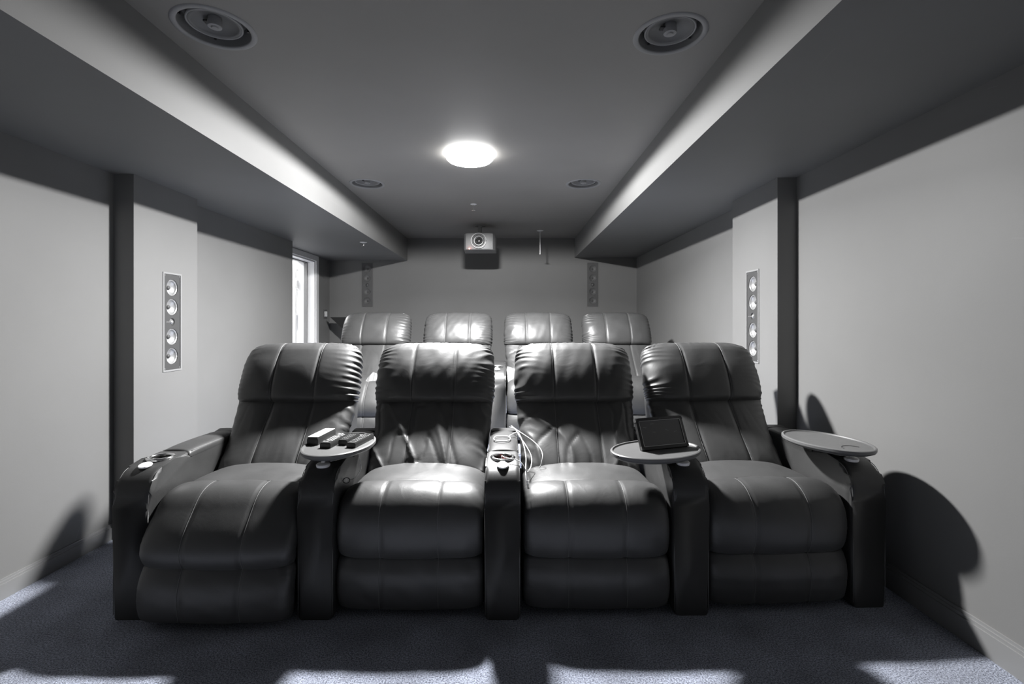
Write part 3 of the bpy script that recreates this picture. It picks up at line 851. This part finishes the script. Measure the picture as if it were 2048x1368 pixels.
# dark wedge behind the left back-row headrest
bs = thing('angled_panel', 'matte black wedge-shaped panel behind the leftmost back-row recliner', 'panel', (-1.95, 6.15, RZ))
zt_ = CH+.068-RZ
obj('panel_board', prism(bmesh.new(), [(-.30, zt_), (.40, zt_), (.40, zt_-.60), (.22, zt_-.48)], -.02, .02, 'Y', bev=.003), SOFTBLACK, bs)
obj('support_leg', nbox(.33, .38, .02, .06, .0, zt_-.02, bev=.003), SOFTBLACK, bs)
obj('stand_foot', nbox(.20, .50, -.12, .20, .0, .03, bev=.004), SOFTBLACK, bs)

# things lying on the back-row recliners
def sheet(name, label, cat, pts, th, mat):
    """a thin folded sheet from a 3x3 net of points"""
    bm = bmesh.new(); n = len(pts); m = len(pts[0])
    V = [[bm.verts.new(p) for p in row] for row in pts]
    for i in range(n-1):
        for j in range(m-1): bm.faces.new((V[i][j], V[i][j+1], V[i+1][j+1], V[i+1][j]))
    bmesh.ops.subdivide_edges(bm, edges=bm.edges[:], cuts=3, use_grid_fill=True, smooth=.4)
    r = bmesh.ops.extrude_face_region(bm, geom=bm.faces[:])
    for v in [g for g in r['geom'] if isinstance(g, bmesh.types.BMVert)]: v.co += Vector((0, -th, th*.3))
    return tag(obj(name, bm, mat, smooth=True), label, cat)
def pt(u, v, d): return ((u-1015)/967*d, d, CH-(v-645)/967*d)
def fabric():
    m, nt, b = new_mat('patterned_fabric'); N = nt.nodes; Lk = nt.links
    tc = N.new('ShaderNodeTexCoord'); w_ = N.new('ShaderNodeTexWave'); w_.inputs['Scale'].default_value = 9; w_.inputs['Distortion'].default_value = 6
    cr = N.new('ShaderNodeValToRGB'); cr.color_ramp.interpolation = 'CONSTANT'
    cr.color_ramp.elements[0].color = (.22, .22, .22, 1); cr.color_ramp.elements[1].color = (.12, .12, .12, 1); cr.color_ramp.elements[1].position = .72
    Lk.new(tc.outputs['Object'], w_.inputs['Vector']); Lk.new(w_.outputs['Fac'], cr.inputs['Fac']); Lk.new(cr.outputs['Color'], b.inputs['Base Color'])
    b.inputs['Roughness'].default_value = .9
    return m
FAB = fabric()
sheet('folded_magazine', 'folded pale magazine leaning on the leftmost back-row recliner seat, seen between front headrests', 'magazine',
      [[pt(731, 763, 3.93), pt(744, 776, 3.90), pt(765, 792, 3.88)], [pt(736, 755, 3.96), pt(752, 765, 3.93), pt(775, 778, 3.91)], [pt(747, 744, 4.02), pt(764, 752, 4.0), pt(790, 762, 3.98)]], .006, FAB)
sheet('throw_blanket', 'white patterned cloth on the back-row recliner right of the centre armrest', 'blanket',
      [[pt(1004, 786, 4.12), pt(1016, 792, 4.10), pt(1045, 796, 4.1)], [pt(1008, 758, 4.2), pt(1026, 765, 4.15), pt(1052, 770, 4.15)], [pt(1015, 733, 4.3), pt(1035, 740, 4.25), pt(1060, 745, 4.25)]], .012, FAB)

# ------------------------------------------------------------------ world, camera, view
wd = bpy.data.worlds.new('world'); sc.world = wd; wd.use_nodes = True
wd.node_tree.nodes['Background'].inputs['Color'].default_value = (.02, .02, .02, 1)
cam = bpy.data.cameras.new('camera'); co = bpy.data.objects.new('camera', cam); C.objects.link(co)
co.location = (0, 0, CH); co.rotation_euler = (PI/2, 0, 0)
cam.lens = 17; cam.sensor_width = 36; cam.sensor_fit = 'HORIZONTAL'
cam.shift_x = (1024-1015)/2048; cam.shift_y = -(684-645)/2048
cam.clip_start = .02
sc.camera = co
sc.view_settings.view_transform = 'Standard'
sc.view_settings.look = 'None'
sc.view_settings.exposure = 0
sc.cycles.max_bounces = 8
sc.cycles.diffuse_bounces = 5
sc.cycles.adaptive_threshold = .02
